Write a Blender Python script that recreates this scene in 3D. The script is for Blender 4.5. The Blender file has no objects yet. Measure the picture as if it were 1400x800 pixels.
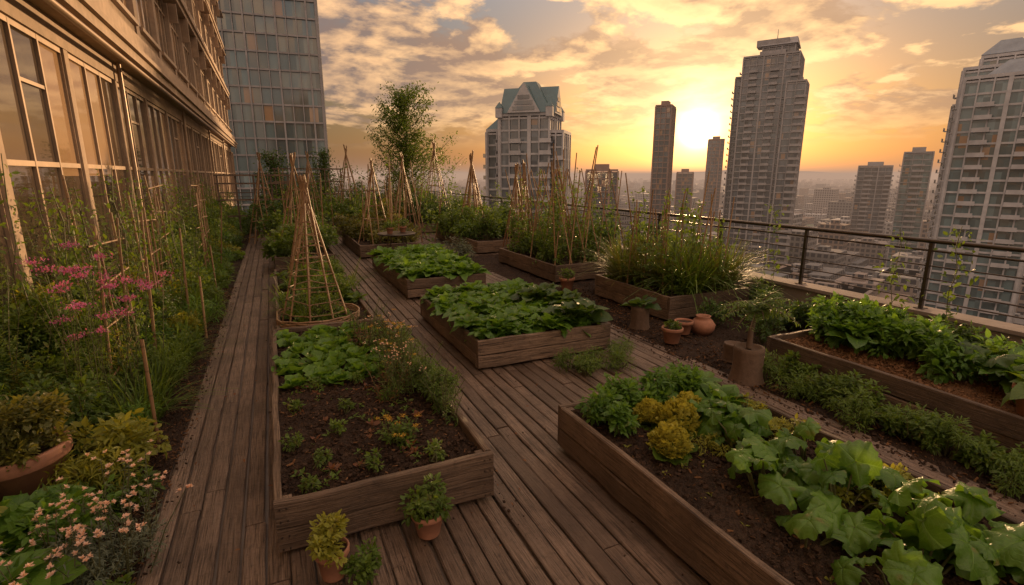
import bpy, math, random
import numpy as np
from mathutils import Vector
rng=np.random.default_rng(7); random.seed(7)
sc=bpy.context.scene
PI=math.pi
# ------------------------------------------------------------------ mesh accumulator
class Acc:
    def __init__(s): s.V=[];s.Q=[];s.T=[];s.C=[];s.M=[];s.n=0
    def add(s,V,Q,T=None,C=None,mi=0):
        V=np.asarray(V,float).reshape(-1,3);Q=np.asarray(Q,int).reshape(-1,4)
        m=len(V)
        if T is None: T=rng.random()
        T=np.broadcast_to(np.asarray(T,float),(m,))
        if C is None: C=V
        s.V.append(V);s.Q.append(Q+s.n);s.T.append(T);s.C.append(np.asarray(C,float).reshape(-1,3))
        s.M.append(np.full(len(Q),mi));s.n+=m
    def obj(s,name,mats,parent=None,smooth=False):
        V=np.concatenate(s.V);Q=np.concatenate(s.Q);T=np.concatenate(s.T);C=np.concatenate(s.C);M=np.concatenate(s.M)
        me=bpy.data.meshes.new(name)
        me.vertices.add(len(V));me.vertices.foreach_set('co',V.astype(np.float32).ravel())
        me.loops.add(len(Q)*4);me.loops.foreach_set('vertex_index',Q.astype(np.int32).ravel())
        me.polygons.add(len(Q));me.polygons.foreach_set('loop_start',np.arange(0,len(Q)*4,4,dtype=np.int32))
        me.polygons.foreach_set('material_index',M.astype(np.int32))
        me.polygons.foreach_set('use_smooth',np.full(len(Q),smooth))
        a=me.attributes.new('tint','FLOAT','POINT');a.data.foreach_set('value',T.astype(np.float32))
        a=me.attributes.new('guv','FLOAT_VECTOR','POINT');a.data.foreach_set('vector',C.astype(np.float32).ravel())
        if not isinstance(mats,(list,tuple)): mats=[mats]
        for m in mats: me.materials.append(m)
        me.update(calc_edges=True);me.validate()
        o=bpy.data.objects.new(name,me);sc.collection.objects.link(o)
        if parent: o.parent=parent
        return o
def empty(name):
    e=bpy.data.objects.new(name,None);sc.collection.objects.link(e);return e
BQ=np.array([[0,1,3,2],[4,6,7,5],[0,4,5,1],[2,3,7,6],[0,2,6,4],[1,5,7,3]])
def box(a,x0,x1,y0,y1,z0,z1,mi=0,T=None,rot=0,org=(0,0)):
    V=np.array([[x,y,z] for x in(x0,x1) for y in(y0,y1) for z in(z0,z1)],float)
    C=V.copy()
    if rot or org!=(0,0):
        c,s=math.cos(rot),math.sin(rot);x=V[:,0]*c-V[:,1]*s+org[0];y=V[:,0]*s+V[:,1]*c+org[1];V[:,0]=x;V[:,1]=y
    a.add(V,BQ,T,C,mi)
OCT=np.array([[0,1,2,3],[0,3,4,7],[4,5,6,7]])
def board(a,o,ax,bx,L,w,t,ch=.004,seg=3,jit=.0015,mi=0):
    """plank from o, length along ax, width along bx, thickness along ax x bx"""
    o=np.array(o,float);ax=np.array(ax,float);bx=np.array(bx,float);cx=np.cross(ax,bx)
    b=np.array([ch,w-ch,w,w,w-ch,ch,0,0]);c=np.array([0,0,ch,t-ch,t,t,t-ch,ch])
    V=[];C=[];r=rng.random(3)*50
    for i in range(seg+1):
        l=L*i/seg; jb=rng.normal()*jit;jc=rng.normal()*jit
        for k in range(8):
            V.append(o+ax*l+bx*(b[k]+jb)+cx*(c[k]+jc));C.append((l+r[0],b[k]+r[1],c[k]+r[2]))
    Q=[]
    for i in range(seg):
        for k in range(8):
            k2=(k+1)%8;Q.append([i*8+k,(i+1)*8+k,(i+1)*8+k2,i*8+k2])
    for q in OCT: Q.append(list(q)); Q.append([seg*8+j for j in q[::-1]])
    a.add(V,Q,rng.random(),C,mi)
def sticks(a,P0,P1,r0,r1,sides=5,mi=0,T=None):
    P0=np.asarray(P0,float).reshape(-1,3);P1=np.asarray(P1,float).reshape(-1,3);N=len(P0)
    d=P1-P0;L=np.linalg.norm(d,axis=1)+1e-9;d/=L[:,None]
    up=np.where(np.abs(d[:,2:3])>.9,np.array([[1.,0,0]]),np.array([[0,0,1.]]))
    u=np.cross(d,up);u/=np.linalg.norm(u,axis=1)[:,None];v=np.cross(d,u)
    r0=np.broadcast_to(np.asarray(r0,float),(N,));r1=np.broadcast_to(np.asarray(r1,float),(N,))
    th=np.arange(sides)/sides*2*PI
    ring=u[:,None,:]*np.cos(th)[None,:,None]+v[:,None,:]*np.sin(th)[None,:,None]
    V=np.concatenate([P0[:,None]+ring*r0[:,None,None],P1[:,None]+ring*r1[:,None,None]],1)
    k=np.arange(sides);k2=(k+1)%sides
    Q=np.stack([k,k2,k2+sides,k+sides],1)
    Q=(Q[None]+(np.arange(N)*2*sides)[:,None,None]).reshape(-1,4)
    off=rng.random(N)*20
    C=np.zeros((N,2*sides,3));C[:,:sides,0]=off[:,None];C[:,sides:,0]=(off+L)[:,None];C[:,:,1]=np.tile(np.cos(th),2)*.02;C[:,:,2]=np.tile(np.sin(th),2)*.02
    if T is None: T=rng.random(N)
    T=np.repeat(np.broadcast_to(T,(N,)),2*sides)
    a.add(V,Q,T,C,mi)
def lathe(a,x,y,z,prof,seg=28,mi=0,jit=0,T=None):
    n=len(prof);V=[];th=np.arange(seg)/seg*2*PI
    jr=1+jit*np.sin(th*3+rng.random()*6)+jit*.7*np.sin(th*7+rng.random()*6)+jit*.4*rng.normal(size=seg)
    for r,h in prof: V.append(np.stack([x+r*jr*np.cos(th),y+r*jr*np.sin(th),np.full(seg,z+h)],1))
    V=np.concatenate(V);Q=[]
    for i in range(n-1):
        for k in range(seg):
            k2=(k+1)%seg;Q.append([i*seg+k,i*seg+k2,(i+1)*seg+k2,(i+1)*seg+k])
    a.add(V,Q,rng.random() if T is None else T,V,mi)
# ------------------------------------------------------------------ leaves
def leaf(W=.4,n=4,k=1,shape='ov',curl=.3,fold=.2,ruf=0.,ph=0.,freq=14):
    t=np.linspace(0,1,n+1);c=np.linspace(-1,1,2*k+1)
    if shape=='ov': w=W*.5*np.sin(PI*t**.8)**.75
    elif shape=='blade': w=W*.5*(1-t**1.6)
    else: w=W*.5*(np.sin(PI*np.clip((t-.22)/.78,0,1)**.75)**.7)+.02*(t<.5)
    w=np.maximum(w,.006)
    tt,cc=np.meshgrid(t,c,indexing='ij');ww=w[:,None]*np.ones_like(cc)
    ww=ww*(1+ruf*1.2*np.sin(freq*1.3*tt+ph*2))
    x=cc*ww;y=tt-.25*curl*tt**3
    z=-curl*tt**2+fold*np.abs(cc)*ww+ruf*np.sin(freq*tt+ph+cc)*cc**2*(w[:,None]/W*2)
    V=np.stack([x,y,z],-1).reshape(-1,3);C=np.stack([cc,tt,0*tt],-1).reshape(-1,3)
    m=2*k+1;Q=[[i*m+j,i*m+j+1,(i+1)*m+j+1,(i+1)*m+j] for i in range(n) for j in range(m-1)]
    return V,np.array(Q),C
def rleaf(seg=40,ph=0.):
    rr=[.02,.18,.36,.54,.7,.84,.94,1.];th=np.arange(seg)/seg*2*PI;V=[];C=[]
    for r in rr:
        R=r*(1+(.05*np.cos(5*th)+.045*np.sin(13*th+ph)+.03*np.sin(21*th+2*ph))*r-.45*r*np.exp(-((np.abs(th-PI))/.28)**2))
        z=.30*r-.60*r**2+.18*np.sin(3*th+ph)*r**2+.15*np.sin(8*th+ph*3)*r**4+.09*np.sin(14*th+ph)*r**6+.07*np.abs(np.sin(2.5*th))*np.sin(PI*r)
        V.append(np.stack([R*np.sin(th),R*np.cos(th)*1.15,z],1)*.5);C.append(np.stack([np.sin(2.5*th)*r,np.full(seg,r),np.ones(seg)],1))
    V=np.concatenate(V);C=np.concatenate(C);Q=[[i*seg+j,i*seg+(j+1)%seg,(i+1)*seg+(j+1)%seg,(i+1)*seg+j] for i in range(len(rr)-1) for j in range(seg)]
    return V,np.array(Q),C
def place(a,tm,pos,yaw,pitch,roll,sc_,T,mi=0):
    V,Q,C=tm;pos=np.asarray(pos,float).reshape(-1,3);N=len(pos)
    if N==0:return
    b=lambda q:np.broadcast_to(np.asarray(q,float),(N,))
    yaw,pitch,roll,sc_,T=map(b,(yaw,pitch,roll,sc_,T))
    cy,sy,cp,sp,cr,sr=np.cos(yaw),np.sin(yaw),np.cos(pitch),np.sin(pitch),np.cos(roll),np.sin(roll)
    Z=np.zeros(N);O=np.ones(N)
    Rz=np.stack([cy,-sy,Z,sy,cy,Z,Z,Z,O],1).reshape(N,3,3)
    Rx=np.stack([O,Z,Z,Z,cp,-sp,Z,sp,cp],1).reshape(N,3,3)
    Ry=np.stack([cr,Z,sr,Z,O,Z,-sr,Z,cr],1).reshape(N,3,3)
    R=Rz@Rx@Ry
    W=np.einsum('nij,mj->nmi',R,V)*sc_[:,None,None]+pos[:,None]
    QQ=(Q[None]+(np.arange(N)*len(V))[:,None,None]).reshape(-1,4)
    a.add(W,QQ,np.repeat(T,len(V)),np.tile(C,(N,1)),mi)
def multi(a,tms,pos,yaw,pitch,roll,s,T,mi=0):
    N=len(pos);idx=rng.integers(0,len(tms),N);b=lambda q:np.broadcast_to(np.asarray(q,float),(N,))
    yaw,pitch,roll,s,T=map(b,(yaw,pitch,roll,s,T))
    for i,t in enumerate(tms):
        k=idx==i
        if k.any(): place(a,t,np.asarray(pos)[k],yaw[k],pitch[k],roll[k],s[k],T[k],mi)
SM=[leaf(.45,3,1,'ov',.25,.3),leaf(.38,3,1,'ov',.5,.4),leaf(.55,3,1,'ov',.1,.2)]
NAR=[leaf(.2,3,1,'ov',.3,.3),leaf(.16,3,1,'ov',.6,.3)]
BRD=[leaf(.62,6,2,'spoon',c,.35,.07,p,15) for c,p in((.35,0),(.6,2),(.15,4),(.5,5))]
LET=[leaf(.95,7,3,'spoon',c,.4,.12,p,20) for c,p in((-.15,0),(.2,2),(.4,4),(.05,1))]
CUR=[leaf(1.0,5,2,'ov',c,.5,.22,p,16) for c,p in((-.3,0),(.2,2),(-.1,4))]
BLD=[leaf(.035,5,1,'blade',c,.2) for c in(.25,.6,.1,.9)]
SQ=[rleaf(40,p) for p in(0,1.1,2.3,3.4,4.6)]
PET=[leaf(.6,2,1,'ov',.1,.3)]
def rosette(a,x,y,z,n,s,tms=BRD,T=.5,lo=.15,hi=1.25,mi=0):
    i=np.arange(n);f=i/n
    yaw=i*2.4+rng.random()*6+rng.normal(size=n)*.2;pitch=lo+(hi-lo)*f+rng.normal(size=n)*.12
    S=s*(1-.45*f)*(.85+.3*rng.random(n))
    pos=np.stack([x-.03*s*np.sin(yaw),y+.03*s*np.cos(yaw),z+.12*s*f],1)
    multi(a,tms,pos,yaw,pitch,rng.normal(size=n)*.25,S,np.clip(T+rng.normal(size=n)*.18+.15*(f-.5),0,1),mi)
def bush(a,x,y,z,r,h,n,s,tms=SM,T=.5,mi=0,smi=1,clumps=None,stems=True):
    K=clumps or max(5,int(9+r*16))
    th=rng.random(K)*2*PI;rad=r*np.sqrt(rng.random(K))*.85;cz=h*(.25+.65*rng.random(K))*(1-.35*(rad/r)**2)
    cc=np.stack([x+rad*np.cos(th),y+rad*np.sin(th),z+cz],1);cs=(.16+.16*rng.random(K))*min(r*1.2,h)**.9
    cT=np.clip(T+rng.normal(size=K)*.22,0,1)
    k=rng.integers(0,K,n);d=rng.normal(size=(n,3));d/=np.linalg.norm(d,axis=1)[:,None];rr=rng.random(n)**.45
    pos=cc[k]+d*(rr*cs[k])[:,None]*np.array([1.1,1.1,1.15]);pos[:,2]=np.maximum(pos[:,2],z+.01)
    yaw=np.arctan2(-d[:,0],d[:,1])+rng.normal(size=n)*.7;pitch=d[:,2]*.7+.15+rng.normal(size=n)*.4
    multi(a,tms,pos,yaw,pitch,rng.normal(size=n)*.5,s*(.6+.7*rng.random(n)),np.clip(cT[k]+rng.normal(size=n)*.1+.15*d[:,2],0,1),mi)
    if stems:
        b=np.stack([x+.25*(cc[:,0]-x),y+.25*(cc[:,1]-y),np.full(K,z-.02)],1)
        m_=(b+cc)/2+rng.normal(size=(K,3))*.03
        sticks(a,b,m_,.006,.005,4,smi);sticks(a,m_,cc,.005,.003,4,smi)
def spires(a,x,y,z,r,h,n,s,tms=NAR,T=.5,mi=0,smi=1,flow=None,per=26,lean=.2,fs=.02,fmi=2,heads=3):
    for i in range(n):
        th=rng.random()*2*PI;q=r*math.sqrt(rng.random());hh=h*(.55+.5*rng.random())
        b=np.array([x+q*math.cos(th)*.6,y+q*math.sin(th)*.6,z]);l=rng.normal(size=2)*lean*hh*.6
        p=[b,b+np.array([l[0]*.3+q*math.cos(th)*.3,l[1]*.3+q*math.sin(th)*.3,hh*.55]),b+np.array([l[0]+q*math.cos(th)*.5,l[1]+q*math.sin(th)*.5,hh])]
        sticks(a,[p[0],p[1]],[p[1],p[2]],[.004,.003],[.003,.002],4,smi)
        t=np.sort(rng.random(per))**.9;pos=np.where((t<.55)[:,None],p[0]+(p[1]-p[0])*(t/.55)[:,None],p[1]+(p[2]-p[1])*((t-.55)/.45)[:,None])
        multi(a,tms,pos,rng.random(per)*2*PI,.5+rng.normal(size=per)*.35,rng.normal(size=per)*.3,s*(1.15-.7*t)*(.7+.6*rng.random(per)),np.clip(T+rng.normal()*.12+rng.normal(size=per)*.1,0,1),mi)
        if flow=='daisy':
            for c in range(heads):
                m=13;u=np.arange(m)*2.4;cp=p[2]+rng.normal(size=3)*fs*1.1;place(a,PET[0],np.tile(cp,(m,1))+rng.normal(size=(m,3))*fs*.1,u,.1+1.2*rng.random(m),0,fs*(.6+.45*rng.random(m)),rng.random(m),fmi)
        if flow=='head':
            m=60;d=rng.normal(size=(m,3))*np.array([1,1,.35])*fs*1.1;place(a,PET[0],p[2]+d,rng.random(m)*6,rng.random(m)*1.4,0,fs*.7,rng.random(m),fmi)
def grass(a,x,y,z,r,n,h,T=.5,mi=0):
    th=rng.random(n)*2*PI;q=r*np.sqrt(rng.random(n))
    pos=np.stack([x+q*np.cos(th),y+q*np.sin(th),np.full(n,z)],1)
    multi(a,BLD,pos,th-PI/2+rng.normal(size=n)*.6,1.45-.55*rng.random(n)*(.4+q/r),0,h*(.5+.6*rng.random(n)),np.clip(T+rng.normal(size=n)*.2,0,1),mi)
# ------------------------------------------------------------------ materials
class NT:
    def __init__(s,m): s.t=m.node_tree;s.t.nodes.clear()
    def n(s,ty,inp={},**kw):
        nd=s.t.nodes.new(ty)
        for k,v in kw.items(): setattr(nd,k,v)
        for k,v in inp.items():
            if hasattr(v,'is_linked'): s.t.links.new(v,nd.inputs[k])
            else: nd.inputs[k].default_value=v
        return nd
    def math(s,op,a,b=0.,c=None,clamp=False):
        i={0:a,1:b}
        if c is not None:i[2]=c
        nd=s.n('ShaderNodeMath',i,operation=op);nd.use_clamp=clamp;return nd.outputs[0]
    def vm(s,op,a,b=None,sc=None):
        i={0:a}
        if b is not None:i[1]=b
        nd=s.n('ShaderNodeVectorMath',i,operation=op)
        if sc is not None:
            if hasattr(sc,'is_linked'): s.t.links.new(sc,nd.inputs['Scale'])
            else: nd.inputs['Scale'].default_value=sc
        return nd.outputs[1] if op in('DOT_PRODUCT','LENGTH') else nd.outputs[0]
    def ramp(s,f,stops,interp='LINEAR'):
        nd=s.n('ShaderNodeValToRGB',{0:f});cr=nd.color_ramp;cr.interpolation=interp
        while len(cr.elements)<len(stops): cr.elements.new(.5)
        for e,(p,c) in zip(cr.elements,stops):
            e.position=p;e.color=(c,c,c,1) if isinstance(c,(int,float)) else (*c,1)
        return nd.outputs[0]
    def mix(s,f,a,b,bt='MIX'):
        nd=s.t.nodes.new('ShaderNodeMix');nd.data_type='RGBA';nd.blend_type=bt
        for k,v in((0,f),(6,a),(7,b)):
            if hasattr(v,'is_linked'): s.t.links.new(v,nd.inputs[k])
            else: nd.inputs[k].default_value=v if k==0 else (*v[:3],1)
        return nd.outputs[2]
    def noise(s,v,scale,det=4,rough=.55,dist=0):
        return s.n('ShaderNodeTexNoise',{'Vector':v,'Scale':scale,'Detail':det,'Roughness':rough,'Distortion':dist}).outputs[0]
def newmat(name):
    m=bpy.data.materials.new(name);m.use_nodes=True;return m,NT(m)
def out(t,sh,vol=None):
    o=t.n('ShaderNodeOutputMaterial')
    t.t.links.new(sh,o.inputs['Surface'])
def m_leaf(name,a,b,tr=.38,rough=.42,vein=.35):
    m,t=newmat(name);T=t.n('ShaderNodeAttribute',attribute_name='tint').outputs['Fac'];g=t.n('ShaderNodeAttribute',attribute_name='guv').outputs['Vector']
    s=t.n('ShaderNodeSeparateXYZ',{0:g});ax=t.math('ABSOLUTE',s.outputs[0])
    mid=t.math('SUBTRACT',1,t.math('DIVIDE',ax,.09),clamp=True)
    sv=t.math('SINE',t.math('MULTIPLY',t.math('SUBTRACT',t.math('MULTIPLY',s.outputs[1],8.),t.math('MULTIPLY',ax,3.)),6.283))
    sv=t.math('MULTIPLY',t.math('SUBTRACT',sv,.8,clamp=True),2.)
    v=t.math('MAXIMUM',mid,sv)
    pos=t.n('ShaderNodeNewGeometry').outputs['Position'];nz=t.noise(pos,35,2);nb=t.noise(pos,2.2,1)
    col=t.mix(t.math('ADD',T,t.math('MULTIPLY',t.math('SUBTRACT',nb,.5),.9),clamp=True),a,b)
    col=t.mix(t.ramp(nz,[(.35,0.),(.75,.35)]),col,(a[0]*1.6,a[1]*1.1,a[2]*.7))
    col=t.mix(t.math('MULTIPLY',v,vein),col,(b[0]*1.5,b[1]*1.4,b[2]*1.6))
    dry=t.ramp(t.noise(pos,9,2),[(.64,0.),(.72,.6)])
    col=t.mix(dry,col,(.19,.14,.035))
    bp=t.n('ShaderNodeBump',{'Strength':.5,'Distance':.012,'Height':t.math('ADD',t.math('MULTIPLY',v,-.6),nz)}).outputs[0]
    p=t.n('ShaderNodeBsdfPrincipled',{'Base Color':col,'Roughness':rough,'Normal':bp,'Specular IOR Level':.45}).outputs[0]
    tl=t.n('ShaderNodeBsdfTranslucent',{'Color':t.mix(.5,col,(b[0]*2.5,b[1]*2.,b[2]*.7))}).outputs[0]
    out(t,t.n('ShaderNodeMixShader',{0:tr,1:p,2:tl}).outputs[0]);return m
def m_wood(name,a,b,c,rough=.62,spec=.4,sc1=1.0):
    m,t=newmat(name);T=t.n('ShaderNodeAttribute',attribute_name='tint').outputs['Fac'];g=t.n('ShaderNodeAttribute',attribute_name='guv').outputs['Vector']
    v1=t.vm('MULTIPLY',g,(1.6*sc1,26*sc1,26*sc1));v2=t.vm('MULTIPLY',g,(3.5*sc1,120*sc1,120*sc1))
    n1=t.noise(v1,1,5,.6,.8);n2=t.noise(v2,1,4,.65)
    pos=t.n('ShaderNodeNewGeometry').outputs['Position'];n3=t.noise(pos,1.7,5,.6);n4=t.noise(pos,22,4,.65)
    col=t.mix(t.ramp(n1,[(.3,0.),(.7,1.)]),a,b);col=t.mix(t.ramp(n2,[(.42,.0),(.68,.85)]),col,c)
    col=t.mix(t.ramp(n2,[(.33,.95),(.47,0.)]),col,(.012,.009,.007))
    col=t.mix(t.ramp(n1,[(.26,.9),(.37,0.)]),col,(.018,.012,.009))
    col=t.mix(t.math('MULTIPLY',t.math('POWER',T,1.3),.8),col,t.mix(.35,a,(.01,.008,.006)))
    col=t.mix(t.ramp(n3,[(.42,0.),(.7,.6)]),col,(a[0]*.35,a[1]*.35,a[2]*.35))
    col=t.mix(t.ramp(n4,[(.53,0.),(.70,.5)]),col,(.035,.025,.017))
    h=t.math('ADD',t.math('MULTIPLY',n2,.9),t.math('ADD',n1,t.math('MULTIPLY',n4,.5)))
    bp=t.n('ShaderNodeBump',{'Strength':1.,'Distance':.013,'Height':h}).outputs[0]
    rg=t.math('ADD',rough-.15,t.math('MULTIPLY',n3,.3))
    out(t,t.n('ShaderNodeBsdfPrincipled',{'Base Color':col,'Roughness':rg,'Normal':bp,'Specular IOR Level':spec}).outputs[0]);return m
def m_soil(name,a,b,scale=1.):
    m,t=newmat(name);pos=t.n('ShaderNodeNewGeometry').outputs['Position'];n1=t.noise(pos,55*scale,6,.7);n2=t.noise(pos,3,4)
    n3=t.n('ShaderNodeTexVoronoi',{'Vector':pos,'Scale':90*scale}).outputs[0]
    T=t.n('ShaderNodeAttribute',attribute_name='tint').outputs['Fac']
    col=t.mix(t.ramp(n1,[(.35,0.),(.7,1.)]),a,b);col=t.mix(t.ramp(n2,[(.4,0.),(.65,.5)]),col,(a[0]*.6,a[1]*.6,a[2]*.6))
    col=t.mix(t.math('MULTIPLY',T,.5),col,(b[0]*1.3,b[1]*1.25,b[2]*1.2))
    bp=t.n('ShaderNodeBump',{'Strength':1.,'Distance':.02,'Height':t.math('ADD',n1,t.math('MULTIPLY',n3,.5))}).outputs[0]
    out(t,t.n('ShaderNodeBsdfPrincipled',{'Base Color':col,'Roughness':.9,'Normal':bp,'Specular IOR Level':.2}).outputs[0]);return m
def m_plain(name,c,rough=.6,metal=0.,var=.25,bump=.2,nscale=6.,spec=.5):
    m,t=newmat(name);pos=t.n('ShaderNodeNewGeometry').outputs['Position'];n=t.noise(pos,nscale,6,.65);n2=t.noise(pos,nscale*.15,4)
    T=t.n('ShaderNodeAttribute',attribute_name='tint').outputs['Fac']
    col=t.mix(t.ramp(n,[(.3,0.),(.75,1.)]),[q*(1-var) for q in c],[min(1,q*(1+var)) for q in c])
    col=t.mix(t.ramp(n2,[(.4,0.),(.7,.5)]),col,[q*.55 for q in c])
    col=t.mix(t.math('MULTIPLY',T,var),col,[q*.5 for q in c])
    bp=t.n('ShaderNodeBump',{'Strength':bump,'Distance':.01,'Height':n}).outputs[0]
    out(t,t.n('ShaderNodeBsdfPrincipled',{'Base Color':col,'Roughness':rough,'Metallic':metal,'Normal':bp,'Specular IOR Level':spec}).outputs[0]);return m
def m_glass(name,c,cell=(1.5,1.5,3.1),rough=.07,ior=1.9,warm=(.22,.14,.08),wf=.955,wob=.05):
    m,t=newmat(name);g=t.n('ShaderNodeAttribute',attribute_name='guv').outputs['Vector']
    fl=t.vm('FLOOR',t.vm('DIVIDE',t.vm('ADD',g,(.013,.017,.011)),cell));wn=t.n('ShaderNodeTexWhiteNoise',{'Vector':fl},noise_dimensions='3D')
    r=wn.outputs[0];col=t.mix(t.ramp(r,[(0,0.),(.5,.35),(1,1.)]),[q*.45 for q in c],c)
    col=t.mix(t.ramp(r,[(wf,0.),(wf+.01,1.)],'CONSTANT'),col,warm)
    gm=t.vm('SCALE',t.vm('SUBTRACT',wn.outputs[1],(.5,.5,.5)),sc=wob)
    nrm=t.vm('NORMALIZE',t.vm('ADD',t.n('ShaderNodeNewGeometry').outputs['Normal'],gm))
    bp=t.n('ShaderNodeBump',{'Strength':.05,'Distance':.05,'Height':t.noise(g,1.2,2),'Normal':nrm}).outputs[0]
    inp={'Base Color':col,'Roughness':rough,'Normal':bp,'IOR':ior}
    out(t,t.n('ShaderNodeBsdfPrincipled',inp).outputs[0]);return m
def m_bamboo(name,a,b):
    m,t=newmat(name);T=t.n('ShaderNodeAttribute',attribute_name='tint').outputs['Fac'];g=t.n('ShaderNodeAttribute',attribute_name='guv').outputs['Vector']
    s=t.n('ShaderNodeSeparateXYZ',{0:g});fr=t.math('FRACT',t.math('MULTIPLY',s.outputs[0],4.5));nd=t.ramp(fr,[(0,1.),(.06,0.),(.95,0.),(1,1.)])
    n=t.noise(t.vm('MULTIPLY',g,(6,120,120)),1,3)
    col=t.mix(T,a,b);col=t.mix(t.ramp(n,[(.4,0.),(.7,.5)]),col,[q*.4 for q in a]);col=t.mix(nd,col,[q*.35 for q in a])
    out(t,t.n('ShaderNodeBsdfPrincipled',{'Base Color':col,'Roughness':.5}).outputs[0]);return m
L_mid=m_leaf('leaf_mid',(.040,.090,.013),(.135,.225,.028))
L_dark=m_leaf('leaf_dark',(.024,.062,.014),(.080,.155,.026))
L_lime=m_leaf('leaf_lime',(.15,.19,.022),(.30,.32,.04),.4)
L_head=m_leaf('leaf_yellow_green',(.22,.25,.03),(.42,.42,.07),.35)
L_olive=m_leaf('leaf_olive',(.065,.085,.017),(.17,.18,.035))
L_big=m_leaf('leaf_big',(.040,.115,.016),(.135,.275,.035),.40,.38,.6)
L_sage=m_leaf('leaf_sage',(.07,.10,.06),(.15,.19,.13),.2,.6)
L_red=m_leaf('leaf_red',(.12,.04,.02),(.22,.11,.04),.35)
F_white=m_leaf('petal_white',(.62,.46,.40),(.82,.68,.6),.3,.6,0)
F_pink=m_leaf('petal_purple',(.42,.09,.30),(.62,.20,.46),.3,.6,0)
F_yel=m_leaf('petal_yellow',(.5,.28,.03),(.65,.45,.05),.3,.6,0)
M_stem=m_plain('stem_green',(.09,.095,.03),.6)
M_bark=m_plain('bark',(.13,.085,.055),.85,bump=.8,nscale=25)
M_deck=m_wood('deck_wood',(.125,.084,.058),(.225,.158,.112),(.34,.25,.185),.47,.5)
M_bed=m_wood('bed_wood',(.115,.075,.048),(.21,.14,.092),(.32,.23,.155),.58,.4)
M_soil=m_soil('soil',(.022,.014,.009),(.08,.05,.033))
M_mulch=m_soil('mulch',(.09,.045,.02),(.25,.135,.065))
M_terra=m_plain('terracotta',(.36,.17,.10),.75,bump=.3,nscale=12)
M_bam=m_bamboo('bamboo_cane',(.38,.24,.12),(.21,.115,.055))
M_rail=m_plain('rail_metal',(.12,.10,.085),.35,.8,.2,.05)
M_conc=m_plain('concrete',(.28,.23,.19),.85,bump=.3,nscale=4)
M_frame=m_plain('window_frame_bronze',(.36,.25,.16),.4,.2,.2,.1,5)
M_stone=m_plain('facade_stone',(.42,.30,.20),.75,bump=.3,nscale=5)
M_gl=m_glass('facade_glass',(.16,.12,.085),(1.0,1.0,2.3),.03,ior=2.6,warm=(.42,.28,.16),wf=.72,wob=.012)
M_tg=m_glass('tower_glass_blue',(.10,.165,.18),(1.6,1.6,3.1),.1)
M_tg2=m_glass('tower_glass_grey',(.08,.10,.12),(1.8,1.8,3.1),.12)
M_tc=m_plain('tower_concrete',(.26,.255,.26),.8,nscale=.6)
M_tc2=m_plain('tower_panel_grey',(.36,.36,.37),.7,nscale=.5)
M_tb=m_plain('tower_brown',(.22,.15,.12),.8,nscale=.6)
M_troof=m_plain('roof_green_slate',(.045,.10,.11),.45,nscale=.5)
M_troof2=m_plain('roof_grey_metal',(.17,.19,.21),.45,nscale=.5)
# ------------------------------------------------------------------ camera
cam=bpy.data.cameras.new('camera');co=bpy.data.objects.new('camera',cam);sc.collection.objects.link(co)
H=2.3;cam.lens=18;cam.sensor_width=36;cam.clip_end=40000;cam.clip_start=.05
co.location=(0,0,H);co.rotation_euler=(math.radians(90-12.9),0,math.radians(-24.7));sc.camera=co
# ------------------------------------------------------------------ sky + sun
AZ=math.radians(43.9);EL=math.radians(4.5)
sd=Vector((math.sin(AZ)*math.cos(EL),math.cos(AZ)*math.cos(EL),math.sin(EL)))
sun=bpy.data.lights.new('sun','SUN');so=bpy.data.objects.new('sun',sun);sc.collection.objects.link(so)
sun.energy=5;sun.angle=math.radians(.8);sun.color=(1,.6,.29);so.rotation_euler=sd.to_track_quat('Z','Y').to_euler();so.location=(0,0,50)
w=bpy.data.worlds.new('World');sc.world=w;w.use_nodes=True;t=NT(w)
SK=.1
d=t.n('ShaderNodeTexCoord').outputs['Generated'];s=t.n('ShaderNodeSeparateXYZ',{0:d});z=s.outputs[2]
sky=t.n('ShaderNodeTexSky',sky_type='NISHITA',sun_disc=False,sun_elevation=EL,sun_rotation=AZ,air_density=1.3,dust_density=2.2,ozone_density=2.0,altitude=50).outputs[0]
def sm(v,a,b): return t.n('ShaderNodeMapRange',{0:v,1:a,2:b,3:0.,4:1.},interpolation_type='SMOOTHSTEP').outputs[0]
hi=sm(z,.08,.40)
sky=t.mix(1.,sky,t.mix(hi,(.72,.58,.56),(.42,.38,.40)),'MULTIPLY')
dot=t.vm('DOT_PRODUCT',t.vm('NORMALIZE',d),tuple(sd));dm=t.math('MAXIMUM',dot,0.);near=t.math('POWER',dm,5.)
up=sm(z,.18,.85);rear_fill=sm(dot,.45,-.6)
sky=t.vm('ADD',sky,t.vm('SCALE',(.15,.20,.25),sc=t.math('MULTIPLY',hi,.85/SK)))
sky=t.vm('ADD',sky,t.vm('SCALE',(.27,.31,.36),sc=t.math('MULTIPLY',up,1.4/SK)))  # extra overhead sky brightness, added as fill light for the garden
sky=t.vm('ADD',sky,t.vm('SCALE',(.60,.47,.38),sc=t.math('MULTIPLY',rear_fill,.75/SK)))  # added glow in the unseen sky behind the camera, fills the bed fronts
zz=t.math('ADD',t.math('MAXIMUM',z,0.),.20)
pr=t.n('ShaderNodeCombineXYZ',{0:t.math('DIVIDE',s.outputs[0],zz),1:t.math('DIVIDE',s.outputs[1],zz),2:t.math('MULTIPLY',z,1.2)}).outputs[0]
def cl(off):
    v=t.vm('ADD',pr,off);return t.noise(v,2.1,10,.57,.15)
n1=cl((5.3,2.2,0));n2=cl((5.3+.09*sd.x,2.2+.09*sd.y,-.04))
mask=t.math('MULTIPLY',t.ramp(n1,[(.425,0.),(.475,.8),(.54,1.)]),t.ramp(z,[(.045,0.),(.11,.8),(.2,1.)]))
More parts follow.
